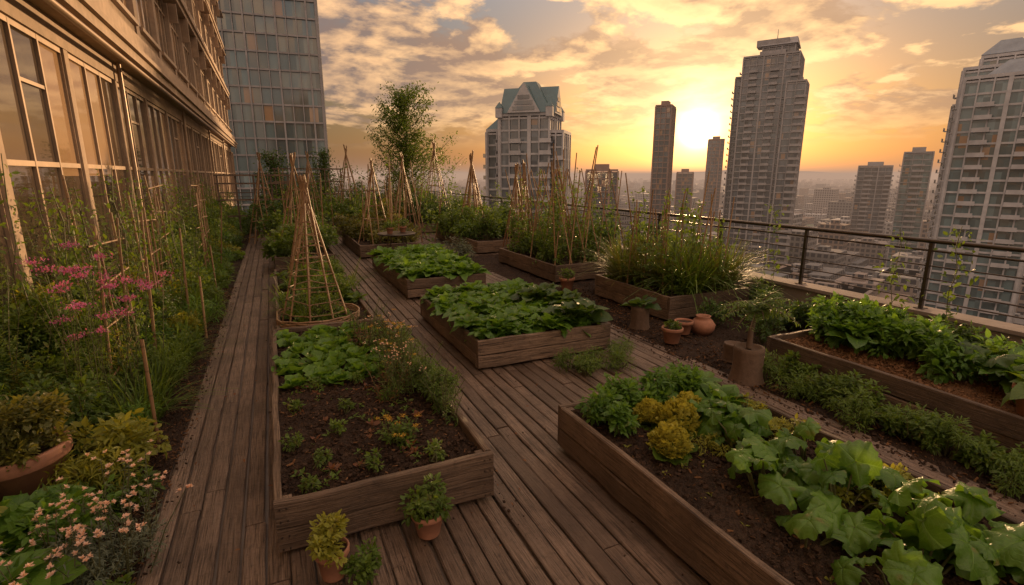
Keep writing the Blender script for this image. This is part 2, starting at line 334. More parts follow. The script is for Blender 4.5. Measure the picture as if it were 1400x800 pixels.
lit=t.math('ADD',t.math('MULTIPLY',t.math('SUBTRACT',n1,n2),8.),.38,clamp=True)
thick=t.ramp(n1,[(.47,0.),(.64,1.)])
cd=t.mix(near,(.19,.16,.165),(.40,.235,.15));cb=t.mix(near,(1.0,.58,.31),(1.4,.84,.36))
cc=t.mix(t.math('MULTIPLY',lit,t.math('SUBTRACT',1.15,t.math('MULTIPLY',thick,.65)),clamp=True),cd,cb)
fill_gain=t.math('ADD',1.,t.math('ADD',t.math('MULTIPLY',up,1.5),t.math('MULTIPLY',rear_fill,1.1)))  # clouds overhead and behind the camera brightened as added fill
base=t.mix(mask,sky,t.vm('SCALE',cc,sc=t.math('MULTIPLY',fill_gain,1/SK)))
def gp(p,k,c): return t.vm('SCALE',c,sc=t.math('MULTIPLY',t.math('POWER',dm,p),k/SK))
gl=t.vm('ADD',t.vm('ADD',gp(500.,1.5,(1.,.75,.38)),gp(5000.,8.,(1.,.85,.55))),t.vm('ADD',gp(60.,.60,(1.,.66,.28)),gp(9.,.24,(1.,.60,.28))))
fin=t.vm('ADD',base,gl)
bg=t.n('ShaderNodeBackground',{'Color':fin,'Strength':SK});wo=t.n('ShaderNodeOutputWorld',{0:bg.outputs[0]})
# ------------------------------------------------------------------ roof, deck
a=Acc();box(a,-20,8.5,-12,33,-62,-.06,T=.3);a.obj('roof_slab',M_conc)
a=Acc();x=-.93;BW=.138
while x<8.0-.02:
    full=x>4.6
    y=(-1.5-rng.random()*2) if not full else 14+rng.random()*.05
    while y<31:
        L=1.6+rng.random()*2.6
        board(a,(x+rng.normal()*.0025,y,-.004+rng.normal()*.004),(0,1,0),(1,0,0),min(L,31.2-y),BW-.011-rng.random()*.009,.034,.008,6,.0025)
        y+=L+.007
    x+=BW
a.obj('wooden_deck',M_deck)
def terrain(a,x0,x1,y0,y1,z,amp,res,mi=0):
    nx=max(2,int((x1-x0)/res));ny=max(2,int((y1-y0)/res));X,Y=np.meshgrid(np.linspace(x0,x1,nx),np.linspace(y0,y1,ny),indexing='ij')
    Z=np.zeros_like(X)
    for k in range(9):
        f=2+k*5;th=rng.random()*6;Z+=np.sin(f*(X*math.cos(th)+Y*math.sin(th))+rng.random()*6)/(1+k*.7)
    Z=z+Z*amp*.4+rng.normal(size=X.shape)*amp*.35
    V=np.stack([X,Y,Z],-1).reshape(-1,3);i,j=np.meshgrid(np.arange(nx-1),np.arange(ny-1),indexing='ij');b=(i*ny+j).ravel()
    a.add(V,np.stack([b,b+ny,b+ny+1,b+1],1),0.,V,mi)
CUBE=(np.array([[x,y,z] for x in(-.5,.5) for y in(-.5,.5) for z in(-.5,.5)])*np.array([1,.8,.6])+rng.normal(size=(8,3))*.09,BQ,np.zeros((8,3)))
CHIP=(np.array([[x,y,z] for x in(-.5,.5) for y in(-.16,.16) for z in(-.05,.05)])+rng.normal(size=(8,3))*.03,BQ,np.zeros((8,3)))
def clods(a,x0,x1,y0,y1,z,n,s=.018,mi=0,tm=CUBE,T=None):
    pos=np.stack([x0+(x1-x0)*rng.random(n),y0+(y1-y0)*rng.random(n),z+.006*rng.normal(size=n)],1)
    place(a,tm,pos,rng.random(n)*6,rng.normal(size=n)*.5,rng.normal(size=n)*.5,s*(.25+rng.random(n)**3*1.4),rng.random(n) if T is None else T,mi)
a=Acc();terrain(a,-3.0,-.94,-1,31,-.01,.02,.05);clods(a,-1.7,-.95,1,12,.0,7000,.02);clods(a,-1.2,-.9,1,12,.0,2500,.03,1,CHIP);a.obj('garden_soil',[M_soil,M_mulch])
a=Acc();terrain(a,4.62,8.0,-1,14,-.01,.02,.06);clods(a,4.6,6,0,9,.0,6000,.022);clods(a,4.6,5.6,0,9,.0,3000,.035,1,CHIP);a.obj('garden_soil',[M_soil,M_mulch])
a=Acc();n=420;pos=np.stack([-.9+5.5*rng.random(n),2+12*rng.random(n),np.full(n,.034)],1);multi(a,SM,pos,rng.random(n)*6,rng.normal(size=n)*.1,0,.035*(.5+rng.random(n)),rng.random(n));
clods(a,-.9,4.6,1.5,9,.031,350,.010,1);clods(a,-.95,-.82,1.5,12,.031,600,.012,1);clods(a,1.26,1.38,2.5,8,.031,250,.012,1);clods(a,4.3,4.6,1,6,.031,600,.014,1);a.obj('fallen_leaves',[L_red,M_soil],smooth=True)
# ------------------------------------------------------------------ raised beds
def raised_bed(x0,x1,y0,y1,h=.38,rows=2,soil=True,mul=0,chips=600,name='raised_garden_bed'):
    e=empty(name);a=Acc();bh=h/rows;th=.05
    for r in range(rows):
        z=r*bh+.032 if r==0 else r*bh+.002;w=bh-.006-(.03 if r==0 else 0)
        for yy in(y0,y1-th): board(a,(x0+.003,yy+th,z),(1,0,0),(0,0,1),x1-x0-.006,w,th,.008,8,.004)
        for xx in(x0,x1-th): board(a,(xx,y0+th+.004,z),(0,1,0),(0,0,1),y1-y0-2*th-.008,w,th,.008,12,.004)
    for px in(x0+th,x1-2.2*th):
        for py in(y0+th,y1-2.2*th): board(a,(px,py,.03),(0,0,1),(1,0,0),h-.05,.055,.055,.004,1,0)
    for xx in(x0+.03,x0+.07,x1-.07,x1-.03):
        for r in range(rows):
            for f in(.3,.75): sticks(a,[(xx,y0+.002,(r+f)*bh)],[(xx,y0-.006,(r+f)*bh)],.006,.005,6,1)
    a.obj('planks',[M_bed,M_rail],e)
    s=Acc();terrain(s,x0+th-.005,x1-th+.005,y0+th-.005,y1-th+.005,h-.075,.02,.03 if y0<6 else .07,0)
    ar=(x1-x0)*(y1-y0);n=int((1500 if y0<6 else 200)*ar)
    clods(s,x0+th,x1-th,y0+th,y1-th,h-.07,n,.022);clods(s,x0+th,x1-th,y0+th,y1-th,h-.065,int(chips*ar*(.35 if y0<6 else .1)),.026,1,CHIP)
    s.obj('soil',[M_mulch if mul else M_soil,M_mulch],e);return e
raised_bed(-.17,1.26,3.05,7.0)
raised_bed(-.12,1.2,7.15,12.2,h=.3)
raised_bed(2.05,3.95,5.42,8.1)
raised_bed(2.15,3.75,9.4,13.2)
raised_bed(2.04,3.68,.1,3.5,h=.40)
raised_bed(5.3,6.75,.2,4.1,h=.4,mul=1,chips=3000)
raised_bed(5.55,7.3,6.1,8.2,h=.42)
raised_bed(5.4,7.2,9.5,12.6,h=.40)
raised_bed(5.4,7.3,14.2,18.5);raised_bed(2.1,3.8,14.8,19);raised_bed(-.1,1.3,13.4,18.5);raised_bed(5.0,7.0,20.5,25);raised_bed(1.6,3.8,21,26)
# ------------------------------------------------------------------ parapet + rail
a=Acc()
for k in range(9): box(a,8.02,8.30,-2+k*3.7,-2+(k+1)*3.7-.012,-.05,.42,T=.3)
box(a,7.98,8.36,-2,31.3,.42,.47,T=.1);a.obj('parapet_wall',M_conc)
e=empty('railing');a=Acc()
ys=np.arange(-1.6,31.4,1.85)
for y in ys: box(a,8.14,8.19,y-.022,y+.022,.47,1.39);box(a,8.10,8.23,y-.06,y+.06,.47,.482)
a.obj('posts',M_rail,e)
a=Acc()
for z_,r in((1.42,.032),(1.29,.016),(1.08,.01),(.9,.01),(.74,.01),(.6,.01)): sticks(a,[(8.165,-1.8,z_)],[(8.165,31.3,z_)],r,r,10)
a.obj('rails',M_rail,e,True)
e=empty('railing');a=Acc()
for x in np.arange(-2.5,8.2,1.8): box(a,x-.02,x+.02,31.2,31.24,0,1.38)
a.obj('posts',M_rail,e);a=Acc()
for z_,r in((1.4,.028),(1.2,.012),(.95,.01),(.7,.01),(.45,.01)): sticks(a,[(-2.6,31.22,z_)],[(8.16,31.22,z_)],r,r,8)
a.obj('rails',M_rail,e,True)
# ------------------------------------------------------------------ facade building
e=empty('apartment_building')
wl=Acc();fr=Acc();gl_=Acc()
X=-2.8;Y0,Y1=-4,50
box(gl_,X-.5,X-.06,Y0,Y1,.3,24,T=.5);gl_.obj('windows',M_gl,e)
box(wl,X-.21,X-.02,Y0,Y1,-.05,.55,T=.2);box(wl,X-.03,X+.06,Y0,Y1,.55,.62,T=.1)
box(wl,X-.21,X+.02,Y0,Y1,4.25,4.62,T=.3);box(wl,X-.2,X+.48,Y0,Y1,4.62,4.80,T=.1);box(wl,X-.2,X+.56,Y0,Y1,4.80,4.90,T=.2);box(wl,X-.2,X+.40,Y0,Y1,4.90,5.35,T=.4)
bay=3.0;ny=int((Y1-Y0)/bay)
for i in range(ny+1):
    y=Y0+i*bay
    box(wl,X-.215,X+.01,y-.10,y+.10,.62,4.25,T=.3)
    for q in(1.05,1.95): box(fr,X-.12,X-.02,y+q-.025,y+q+.025,.62,4.25)
    for z_ in(2.45,): box(fr,X-.118,X-.025,y+.10,y+bay-.10,z_-.035,z_+.035)
    box(fr,X-.118,X-.022,y+.10,y+.14,.62,4.25);box(fr,X-.118,X-.022,y+bay-.14,y+bay-.10,.62,4.25)
    box(fr,X-.117,X-.023,y+.14,y+bay-.14,4.17,4.249);box(fr,X-.117,X-.023,y+.14,y+bay-.14,.621,.70)
    if i%2==0: box(fr,X-.117,X-.03,y+1.08,y+1.92,3.5,3.55)
    for sidx in range(5):
        z0=5.35+sidx*3.5
        box(wl,X-.21,X+.07,y-.2,y+.2,z0,z0+3.1,T=.3+.1*(sidx%2))
        for q in(.8,1.5,2.2): box(fr,X-.12,X-.02,y+q-.03,y+q+.03,z0+.7,z0+3.1)
        box(fr,X-.118,X-.025,y+.2,y+bay-.2,z0+2.3,z0+2.37)
        box(wl,X-.212,X+.03,y+.2,y+bay-.2,z0,z0+.7,T=.5)
        box(fr,X+.03,X+.14,y+.23,y+bay-.23,z0+.62,z0+.72)
        if (i*3+sidx)%4==0: box(fr,X+.0,X+.45,y+.3,y+bay-.3,z0+2.75,z0+2.80)
        box(fr,X+.07,X+.33,y-.04,y+.04,z0+2.2,z0+3.1)
for sidx in range(5):
    z0=5.35+sidx*3.5;box(wl,X-.2,X+.30,Y0,Y1,z0+3.1,z0+3.3,T=.2);box(wl,X-.2,X+.38,Y0,Y1,z0+3.3,z0+3.5,T=.5)
box(wl,X-12,X-.51,Y0,Y1,-.05,23.4,T=.3);box(wl,X-.51,X-.05,Y1,Y1+.3,-.05,23.4,T=.3)
wl.obj('walls',M_stone,e);fr.obj('window_frames',M_frame,e)
a=Acc();sticks(a,[(X+.42,Y0,4.5)],[(X+.42,Y1,4.5)],.05,.05,10)
for y in np.arange(14,48,9): sticks(a,[(X+.10,y,.1)],[(X+.10,y,4.6)],.045,.045,8)
a.obj('drain_pipe',M_frame,e,True)
# ------------------------------------------------------------------ towers
def tower(name,pos,rot,parts,z0=-62,fh=3.1,bay=3.4,mg=M_tg,mc=M_tc,balc=True,pw=.45,fw=.16,sl=.5,mech=True):
    e=empty(name);G=Acc();W=Acc();r=math.radians(rot);og=pos
    for (dx,dy,wd,dp,zt) in parts:
        x0,x1,y0,y1=dx-wd/2,dx+wd/2,dy-dp/2,dy+dp/2
        box(G,x0+.3,x1-.3,y0+.3,y1-.3,z0,zt,rot=r,org=og)
        zf=np.arange(zt,max(z0,-45),-fh)
        for z in zf: box(W,x0-.05,x1+.05,y0-.05,y1+.05,z-sl,z,rot=r,org=og,T=.3)
        nx=max(2,int(wd/bay));nyy=max(2,int(dp/bay))
        for i in range(nx+1):
            xx=x0+wd*i/nx
            ww=pw if i%3==0 else fw
            for yy in(y0,y1): box(W,xx-ww,xx+ww,yy-.22,yy+.22,z0,zt+.3,rot=r,org=og,T=.2)
        for i in range(nyy+1):
            yy=y0+dp*i/nyy;ww=pw if i%3==0 else fw
            for xx in(x0,x1): box(W,xx-.23,xx+.23,yy-ww,yy+ww,z0,zt+.31,rot=r,org=og,T=.2)
        if balc:
            for z in zf[2:]:
                for i in range(nx):
                    if i%3==1:
                        xa=x0+wd*i/nx+.3;xb=x0+wd*(i+1)/nx+.3*wd/nx
                        box(W,xa,xb,y0-1.5,y0-.06,z-.5,z-.28,rot=r,org=og,T=.1);box(W,xa+.05,xb-.05,y0-1.5,y0-1.42,z-.28,z+.6,rot=r,org=og,T=.7)
                for i in range(nyy):
                    if i%2==0:
                        ya=y0+dp*i/nyy+.3;yb=y0+dp*(i+1)/nyy
                        box(W,x0-1.4,x0-.06,ya,yb,z-.5,z-.28,rot=r,org=og,T=.1);box(W,x0-1.4,x0-1.33,ya+.05,yb-.05,z-.28,z+.6,rot=r,org=og,T=.7)
        box(W,x0-.2,x1+.2,y0-.2,y1+.2,zt+.32,zt+1.1,rot=r,org=og,T=.4)
        if mech: box(W,dx-wd*.25,dx+wd*.22,dy-dp*.25,dy+dp*.25,zt+1.1,zt+3.6,rot=r,org=og,T=.6)
    G.obj('windows',mg,e);W.obj('walls_and_floors',mc,e)
    return e,r
def prism(a,x0,x1,y0,y1,z0,z1,rx,ry,rot,org,mi=0,mg=None):
    V=np.array([[x0,y0,z0],[x1,y0,z0],[x1,y1,z0],[x0,y1,z0],[x0+rx,y0+ry,z1],[x1-rx,y0+ry,z1],[x1-rx,y1-ry,z1],[x0+rx,y1-ry,z1]],float)
    c,s=math.cos(rot),math.sin(rot);C=V.copy();xx=V[:,0]*c-V[:,1]*s+org[0];yy=V[:,0]*s+V[:,1]*c+org[1];V[:,0]=xx;V[:,1]=yy
    mg=mi if mg is None else mg
    ma=mg if ry<.5 else mi;mb=mg if rx<.5 else mi
    a.add(V,[[0,1,5,4],[2,3,7,6]],.3,C,ma);a.add(V,[[1,2,6,5],[3,0,4,7]],.3,C,mb);a.add(V,[[4,5,6,7],[0,3,2,1]],.3,C,mi)
tower('glass_tower',(2.6,121),-6,[(0,0,18,18,62)],bay=1.8,mc=M_tc,mg=M_tg,pw=.14,fw=.07,sl=.32,balc=False)
e,r=tower('gabled_tower',(68,135),-42,[(0,0,14,14,17.5),(-9.5,3,6,10,14),(8.5,-1,4,10,13)],bay=2.4,mg=M_tg2,mc=M_tc2,mech=False,pw=.5)
R=Acc();og=(68,135)
prism(R,-7.4,7.4,-7.4,7.4,18.6,27.2,5.6,5.6,r,og)
prism(R,-4.6,4.6,-7.9,7.9,18.62,26.0,4.5,.05,r,og,0,1);prism(R,-7.9,7.9,-4.6,4.6,18.63,26.0,.05,4.5,r,og,0,1)
for k in range(4): 
    sx,sy=[(-1,-1),(1,-1),(1,1),(-1,1)][k];box(R,sx*7-.9,sx*7+.9,sy*7-.9,sy*7+.9,17.5,20.0,1,rot=r,org=og);prism(R,sx*7-1,sx*7+1,sy*7-1,sy*7+1,20.0,21.6,.95,.95,r,og)
prism(R,-12.6,-6.5,-2.2,8.2,15.1,18,2.5,2.5,r,og);R.obj('roof',[M_troof,M_tc2],e)
a=Acc()
for q in range(4):
    for zz_,wd in((19.2,3.0),(20.6,2.4),(22.0,1.6)): box(a,-wd,wd,-8.0,-7.93,zz_,zz_+1.0,rot=r+q*PI/2,org=og)
a.obj('gable_windows',M_tg2,e)
tower('slab_tower',(216,252),-50,[(0,0,9,15,41)],bay=2.4,mg=M_tg2,mc=M_tb,balc=False)
e,r=tower('high_rise_tower',(229,191),-58,[(0,0,24,22,57),(-11,8,12,16,50),(12,-5,8,16,44),(2,3,14,14,62)],bay=2.8,mg=M_tg2,mc=M_tc,pw=.35,fw=.12,sl=.4)
R=Acc();sticks(R,[(226,188,62)],[(226,188,70)],.3,.1,6);box(R,-8,6,-4,3,63,66,rot=r,org=(229,191));prism(R,-6,10,-5,11,63.1,67,1,6,r,(229,191));R.obj('roof_mast',M_tc,e)
e,r=tower('stepped_tower',(186,80),-72,[(0,0,16,16,30),(-6,9.5,10,6,22),(3,-13,18,12,26),(0,0,10,10,33)],bay=2.7,mg=M_tg,mc=M_tc2,mech=False)
R=Acc();prism(R,-5.3,5.3,-5.3,5.3,34.2,38,3.2,3.2,r,(186,80));prism(R,-2,8,-17,-9,27.3,31,3.5,3.5,r,(186,80));R.obj('roof',M_troof2,e)
tower('office_tower',(396,235),-60,[(0,0,20,20,8)],mg=M_tg2,mc=M_tc,fw=.1,pw=.3,sl=.4)
tower('office_tower',(334,176),-62,[(0,0,13,16,14)],mg=M_tg,mc=M_tc,fw=.1,pw=.3,sl=.4)
tower('office_tower',(382,373),-45,[(0,0,14,14,34)],mg=M_tg2,mc=M_tb,balc=False)
tower('office_tower',(149,217),-38,[(0,0,15,12,4)],mg=M_tg2,mc=M_tb,balc=False)
tower('office_tower',(322,346),-45,[(0,0,13,13,4)],mg=M_tg2,mc=M_tb,balc=False)
tower('office_tower',(330,260),-50,[(0,0,20,16,-4)],mg=M_tg2,mc=M_tc2,balc=False)
# ------------------------------------------------------------------ city, ground, hills
m,t=newmat('city_ground');pos=t.n('ShaderNodeNewGeometry').outputs['Position'];n=t.noise(pos,.012,8,.7);n2=t.n('ShaderNodeTexVoronoi',{'Vector':pos,'Scale':.03}).outputs[1]
col=t.mix(t.ramp(n,[(.4,0.),(.6,1.)]),(.05,.055,.05),(.13,.12,.11));col=t.mix(.4,col,n2,'MULTIPLY')
out(t,t.n('ShaderNodeBsdfPrincipled',{'Base Color':col,'Roughness':.9}).outputs[0]);M_cg=m
a=Acc();a.add([[-20000,-20000,-62],[20000,-20000,-62],[20000,20000,-62],[-20000,20000,-62]],[[0,1,2,3]],.5);a.obj('ground',M_cg)
m,t=newmat('city_block_wall');g=t.n('ShaderNodeAttribute',attribute_name='guv').outputs['Vector'];T=t.n('ShaderNodeAttribute',attribute_name='tint').outputs['Fac']
s=t.n('ShaderNodeSeparateXYZ',{0:g});fz=t.math('FRACT',t.math('DIVIDE',s.outputs[2],3.2));fx=t.math('FRACT',t.math('DIVIDE',t.math('ADD',s.outputs[0],s.outputs[1]),3.))
nz=t.n('ShaderNodeSeparateXYZ',{0:t.n('ShaderNodeNewGeometry').outputs['Normal']}).outputs[2]
win=t.math('MULTIPLY',t.math('MULTIPLY',t.math('GREATER_THAN',fz,.4),t.math('GREATER_THAN',fx,.35)),t.math('LESS_THAN',nz,.5))
wc=t.ramp(T,[(0,(.12,.12,.12)),(.3,(.22,.21,.20)),(.55,(.17,.12,.09)),(.8,(.28,.28,.28)),(1,(.08,.09,.10))])
col=t.mix(win,wc,(.03,.035,.045));out(t,t.n('ShaderNodeBsdfPrincipled',{'Base Color':col,'Roughness':t.math('SUBTRACT',.85,t.math('MULTIPLY',win,.6))}).outputs[0]);M_cb=m
a=Acc();n=6500;k=0
big=[(68,135),(216,252),(229,191),(186,80),(396,235),(334,176),(382,373),(149,217),(322,346),(2.6,121),(330,260)]
while k<n:
    az=math.radians(-14+98*rng.random());D=130+6500*rng.random()**1.9;x=D*math.sin(az);y=D*math.cos(az)
    gx=round(x/30)*30+rng.normal()*2;gy=round(y/30)*30+rng.normal()*2
    k+=1
    if D<130 or any((gx-p)**2+(gy-q)**2<32**2 for p,q in big): continue
    h=6+10*rng.random()+ (22*rng.random() if rng.random()<.25 else 0)+(25*rng.random() if rng.random()<.05 else 0)
    if D<330: h=min(h,24)
    w_=6+8*rng.random();d_=6+8*rng.random();T=rng.random()
    box(a,-w_,w_,-d_,d_,-62,-62+h,rot=.35,org=(gx,gy),T=T)
    if rng.random()<.6: box(a,-w_*.4,w_*.3,-d_*.3,d_*.3,-62+h,-62+h+2.6,rot=.35,org=(gx,gy),T=T)
    if D<900:
        for q in range(3): 
            u,v=(rng.random(2)-.5)*1.5;box(a,u*w_-.9,u*w_+.9,v*d_-.7,v*d_+.7,-62+h,-62+h+1.2,rot=.35,org=(gx,gy))
a.obj('distant_city_buildings',M_cb)
a=Acc();az=np.radians(np.linspace(-25,95,240));hh=110+60*np.sin(az*9)+35*np.sin(az*23+1)+15*np.sin(az*61)
V=[];
for R_,f in((13500,0),(15500,1.)): V.append(np.stack([R_*np.sin(az),R_*np.cos(az),-62+f*hh*1.1],1))
V=np.concatenate(V);i=np.arange(239);a.add(V,np.stack([i,i+1,i+241,i+240],1),.5);a.obj('distant_hills',M_cg,smooth=True)
m=bpy.data.materials.new('haze_volume');m.use_nodes=True;t=NT(m)
HD=.00036
va=t.n('ShaderNodeVolumeAbsorption',{'Color':(0,0,0,1),'Density':HD});ve=t.n('ShaderNodeEmission',{'Color':(.52,.34,.24,1),'Strength':HD*.95});vs=t.n('ShaderNodeAddShader',{0:va.outputs[0],1:ve.outputs[0]});o=t.n('ShaderNodeOutputMaterial');t.t.links.new(vs.outputs[0],o.inputs['Volume'])  # emission colour stands in for sunlight scattered by the haze
a=Acc();box(a,-9000,9000,0,16000,-75,36,rot=-math.radians(30),org=(60*math.sin(.52),60*math.cos(.52)),T=.5);a.obj('haze',m)
# ------------------------------------------------------------------ trellises / stakes
def teepee(x,y,z,r,h,n=8,rings=5,nm='bamboo_teepee_trellis',k_=1.):
    a=Acc();th=np.arange(n)/n*2*PI+rng.random();P0=np.stack([x+r*np.cos(th),y+r*np.sin(th),np.full(n,z)],1)
    top=np.array([x,y,z+h*.93]);d=(top-P0);P1=P0+d*(1.06+.08*rng.random(n))[:,None]+rng.normal(size=(n,3))*.015
    sticks(a,P0,P1,.013*k_,.010*k_,7)
    for k in range(rings):
        f=.08+.8*k/rings;R=[P0[i]+(top-P0[i])*(f+rng.normal()*.012) for i in range(n)]
        for i in range(n): 
            q0,q1=R[i],R[(i+1)%n];e_=(q1-q0)*.12;sticks(a,[q0-e_],[q1+e_],.008*k_,.007*k_,5)
    lathe(a,x,y,z+h*.86,[(.035,0),(.04,.03),(.035,.06)],10)
    a.obj(nm,M_bam,smooth=True)
def stakes(pts,nm='bamboo_stakes',r=.013):
    a=Acc()
    for (x,y,z,h,l) in pts:
        dx,dy=rng.normal(size=2)*l*h;sticks(a,[(x,y,z)],[(x+dx,y+dy,z+h)],r*(.8+.5*rng.random()),r*.8,6)
    a.obj(nm,M_bam,smooth=True)
teepee(.42,7.75,.25,.46,1.95,9,8)
teepee(.55,11.0,.25,.45,2.0,7,5,k_=1.3)
for q in((2.9,16.8,.3,.5,2.4,7,4),(6.3,17,.3,.55,2.7,8,5),(6.6,22.5,.3,.7,3.4,7,4),(.6,16,.3,.55,2.5,7,4),(3.0,23.5,.3,.7,3.1,7,4),(6.2,13.2,.0,.45,2.5,6,3),(4.6,20,.0,.6,3.0,7,4),(-.3,20,.0,.6,2.9,7,4),(7.3,15,.0,.4,2.6,6,4),(1.4,22.5,0,.6,3.1,7,4),(5.4,26,0,.6,3.3,7,4),(7.2,19.5,0,.5,2.9,6,4)): teepee(*q,k_=1.7)
a=Acc()
for k in range(4):
    th=np.linspace(0,2*PI,29);P=np.stack([.42+.6*np.cos(th)*1.0,7.75+.56*np.sin(th),.27+.028*k+.008*np.sin(th*12+k*PI)],1);P[:,0]=np.clip(P[:,0],-.1,1.15);sticks(a,P[:-1],P[1:],.014,.014,6)
a.obj('woven_willow_edging',M_bam,smooth=True)
stakes([(5.6+1.5*rng.random(),9.7+2.8*rng.random(),.33,1.7+1.0*rng.random(),.13) for k in range(20)],r=.016)
a=Acc()
for yy in(9.8,11.0,12.3):
    for k in range(5): 
        x=5.6+.38*k;sticks(a,[(x-.05,yy,.33)],[(x+.35,yy+.3,2.4)],.014,.011,6);sticks(a,[(x+.4,yy,.33)],[(x,yy+.3,2.45)],.014,.011,6)
a.obj('bamboo_trellis',M_bam,smooth=True)
stakes([(5.7+1.5*rng.random(),6.3+1.8*rng.random(),.33,1.2+.9*rng.random(),.10) for k in range(22)])
stakes([(-.5+8*rng.random(),14+14*rng.random(),0,1.6+1.2*rng.random(),.10) for k in range(55)],r=.018)
for (x,y,h) in((-1.62,6.6,1.9),(-1.6,8.4,2.0),(-1.8,10.6,2.1),(-1.5,13,2.1),(-1.7,16,2.2)):
    a=Acc()
    for k in(-.42,-.1,.2,.5): sticks(a,[(x+rng.normal()*.04,y+k,0)],[(x+rng.normal()*.04,y+k+rng.normal()*.05,h*(.85+.2*rng.random()))],.015,.012,6)
    for z_ in np.arange(.4,h,.42): sticks(a,[(x,y-.6,z_+rng.normal()*.04)],[(x,y+.68,z_+rng.normal()*.05)],.011,.010,6)
    a.obj('bamboo_trellis',M_bam,smooth=True)
stakes([(-1.12,5.05,0,.95,.01),(-1.06,8.3,0,.9,.02),(-1.15,11.2,0,1.0,.02),(-1.5,7.3,0,1.9,.05),(-2.2,8.1,0,2.3,.04),(-1.4,9.4,0,1.5,.05),(-2.0,12,0,2.3,.05),(-1.3,14,0,1.6,.05)],'garden_stakes',.018)
for (x0,x1,y,h) in((.2,3.2,27.5,2.6),(-1.8,.6,22,2.3)):
    a=Acc()
    for x in np.linspace(x0,x1,5): box(a,x-.03,x+.03,y-.03,y+.03,0,h)
    for z_ in(.8,1.4,2.0,h): box(a,x0-.1,x1+.1,y-.055,y-.031,z_-.03,z_+.03)
    a.obj('wooden_trellis',M_bed)
# ------------------------------------------------------------------ pots
def pot(x,y,z,r,h,nm='terracotta_pot'):
    z=max(z,.03);e=empty(nm);a=Acc();lathe(a,x,y,z,[(.01,0),(r*.66,0),(r*.7,.01),(r*.92,h*.78),(r*1.02,h*.79),(r*1.05,h*.82),(r*1.05,h*.97),(r*1.02,h),(r*.93,h),(r*.9,h*.9),(r*.88,h*.86)],32,jit=.004)
    a.obj('pot_body',M_terra,e,True)
    a=Acc();lathe(a,x,y,z,[(.002,h*.9),(r*.5,h*.91),(r*.9,h*.87)],20);a.obj('soil',M_soil,e);return e
def stump(x,y,z,r,h,nm='tree_stump_planter'):
    e=empty(nm);a=Acc();lathe(a,x,y,z,[(r*1.15,0),(r*1.02,h*.15),(r*.96,h*.5),(r*.98,h*.9),(r*.97,h),(r*.8,h+.005),(r*.7,h-.02),(.002,h-.03)],30,jit=.035);a.obj('stump',M_bark,e,True);return e
def addp(e,a,mats,nm='foliage'): return a.obj(nm,mats,e,True)
SL=[L_mid,M_stem]
for (x,y,r,h,mt) in((.12,2.74,.095,.19,L_lime),(.72,2.86,.105,.17,L_mid)):
    e=pot(x,y,0,r,h);a=Acc();bush(a,x,y,h,r*1.35,.2,750,.042,SM,.6);addp(e,a,[mt,M_stem])
a=Acc();bush(a,.30,2.68,0.02,.12,.14,420,.04,SM,.5);a.obj('herb_plant',SL,smooth=True)
e=pot(-1.78,4.3,0,.30,.46);a=Acc();bush(a,-1.78,4.3,.42,.34,.45,2600,.05,SM,.4);addp(e,a,[L_olive,M_stem])
e=pot(4.86,5.25,0,.14,.22);a=Acc();bush(a,4.86,5.25,.19,.13,.12,200,.05);addp(e,a,SL)
pot(5.3,5.5,0,.13,.2)
a=Acc();lathe(a,5.62,5.45,0,[(.01,0),(.11,0),(.17,.08),(.18,.15),(.13,.22),(.09,.25),(.11,.28),(.09,.28),(.07,.24)],28,jit=.004);a.obj('terracotta_jug',M_terra,smooth=True)
e=pot(5.25,8.75,0,.15,.26);a=Acc();bush(a,5.25,8.75,.24,.14,.25,200,.06);addp(e,a,SL)
e=pot(5.62,1.75,.33,.17,.26);a=Acc();rosette(a,5.62,1.75,.55,14,.3,BRD,.5);addp(e,a,SL)
e=stump(4.76,3.9,0,.17,.40);a=Acc();P=[np.array(p) for p in((4.76,3.9,.38),(4.80,3.93,.58),(4.84,3.9,.85))];sticks(a,P[:2],P[1:],[.035,.028],[.028,.02],8,1)
for k in range(22):
    th=k*2.4;L=.26+.26*rng.random();q=P[2]+np.array([0,0,-.08*rng.random()]);rise=.1+.35*rng.random();pt=[q+np.array([math.cos(th)*L*f,math.sin(th)*L*f,rise*f-.28*f*f]) for f in np.linspace(0,1,5)];sticks(a,pt[:-1],pt[1:],.004,.003,4,1)
    for f in np.linspace(.1,1,15):
        c=q+np.array([math.cos(th)*L*f,math.sin(th)*L*f,rise*f-.28*f*f]);place(a,NAR[0],[c,c],[th+rng.normal()*.2,th+PI+rng.normal()*.2],[-.1+rng.normal()*.3,-.1+rng.normal()*.3],0,.12*(1.15-f*.6),rng.random(),0)
addp(e,a,[L_mid,M_bark])
e=stump(4.98,6.1,0,.14,.33);a=Acc();rosette(a,4.98,6.1,.32,13,.32,BRD,.5,.3,1.2);addp(e,a,[L_dark])
stump(5.15,4.45,0,.12,.22)
e=empty('garden_table');a=Acc();lathe(a,3.0,14.1,0,[(.01,.72),(.5,.72),(.52,.735),(.52,.75),(.5,.76),(.01,.762)],30)
for k in range(4):
    th=k*PI/2+.4;sticks(a,[(3+.4*math.cos(th),14.1+.4*math.sin(th),0)],[(3+.25*math.cos(th),14.1+.25*math.sin(th),.72)],.015,.015,6)
a.obj('table_top_and_legs',M_rail,e)
for (x,y) in((2.8,14.0),(3.2,14.2)):
    e=pot(x,y,.76,.1,.16);a=Acc();bush(a,x,y,.9,.15,.25,200,.06);addp(e,a,SL)
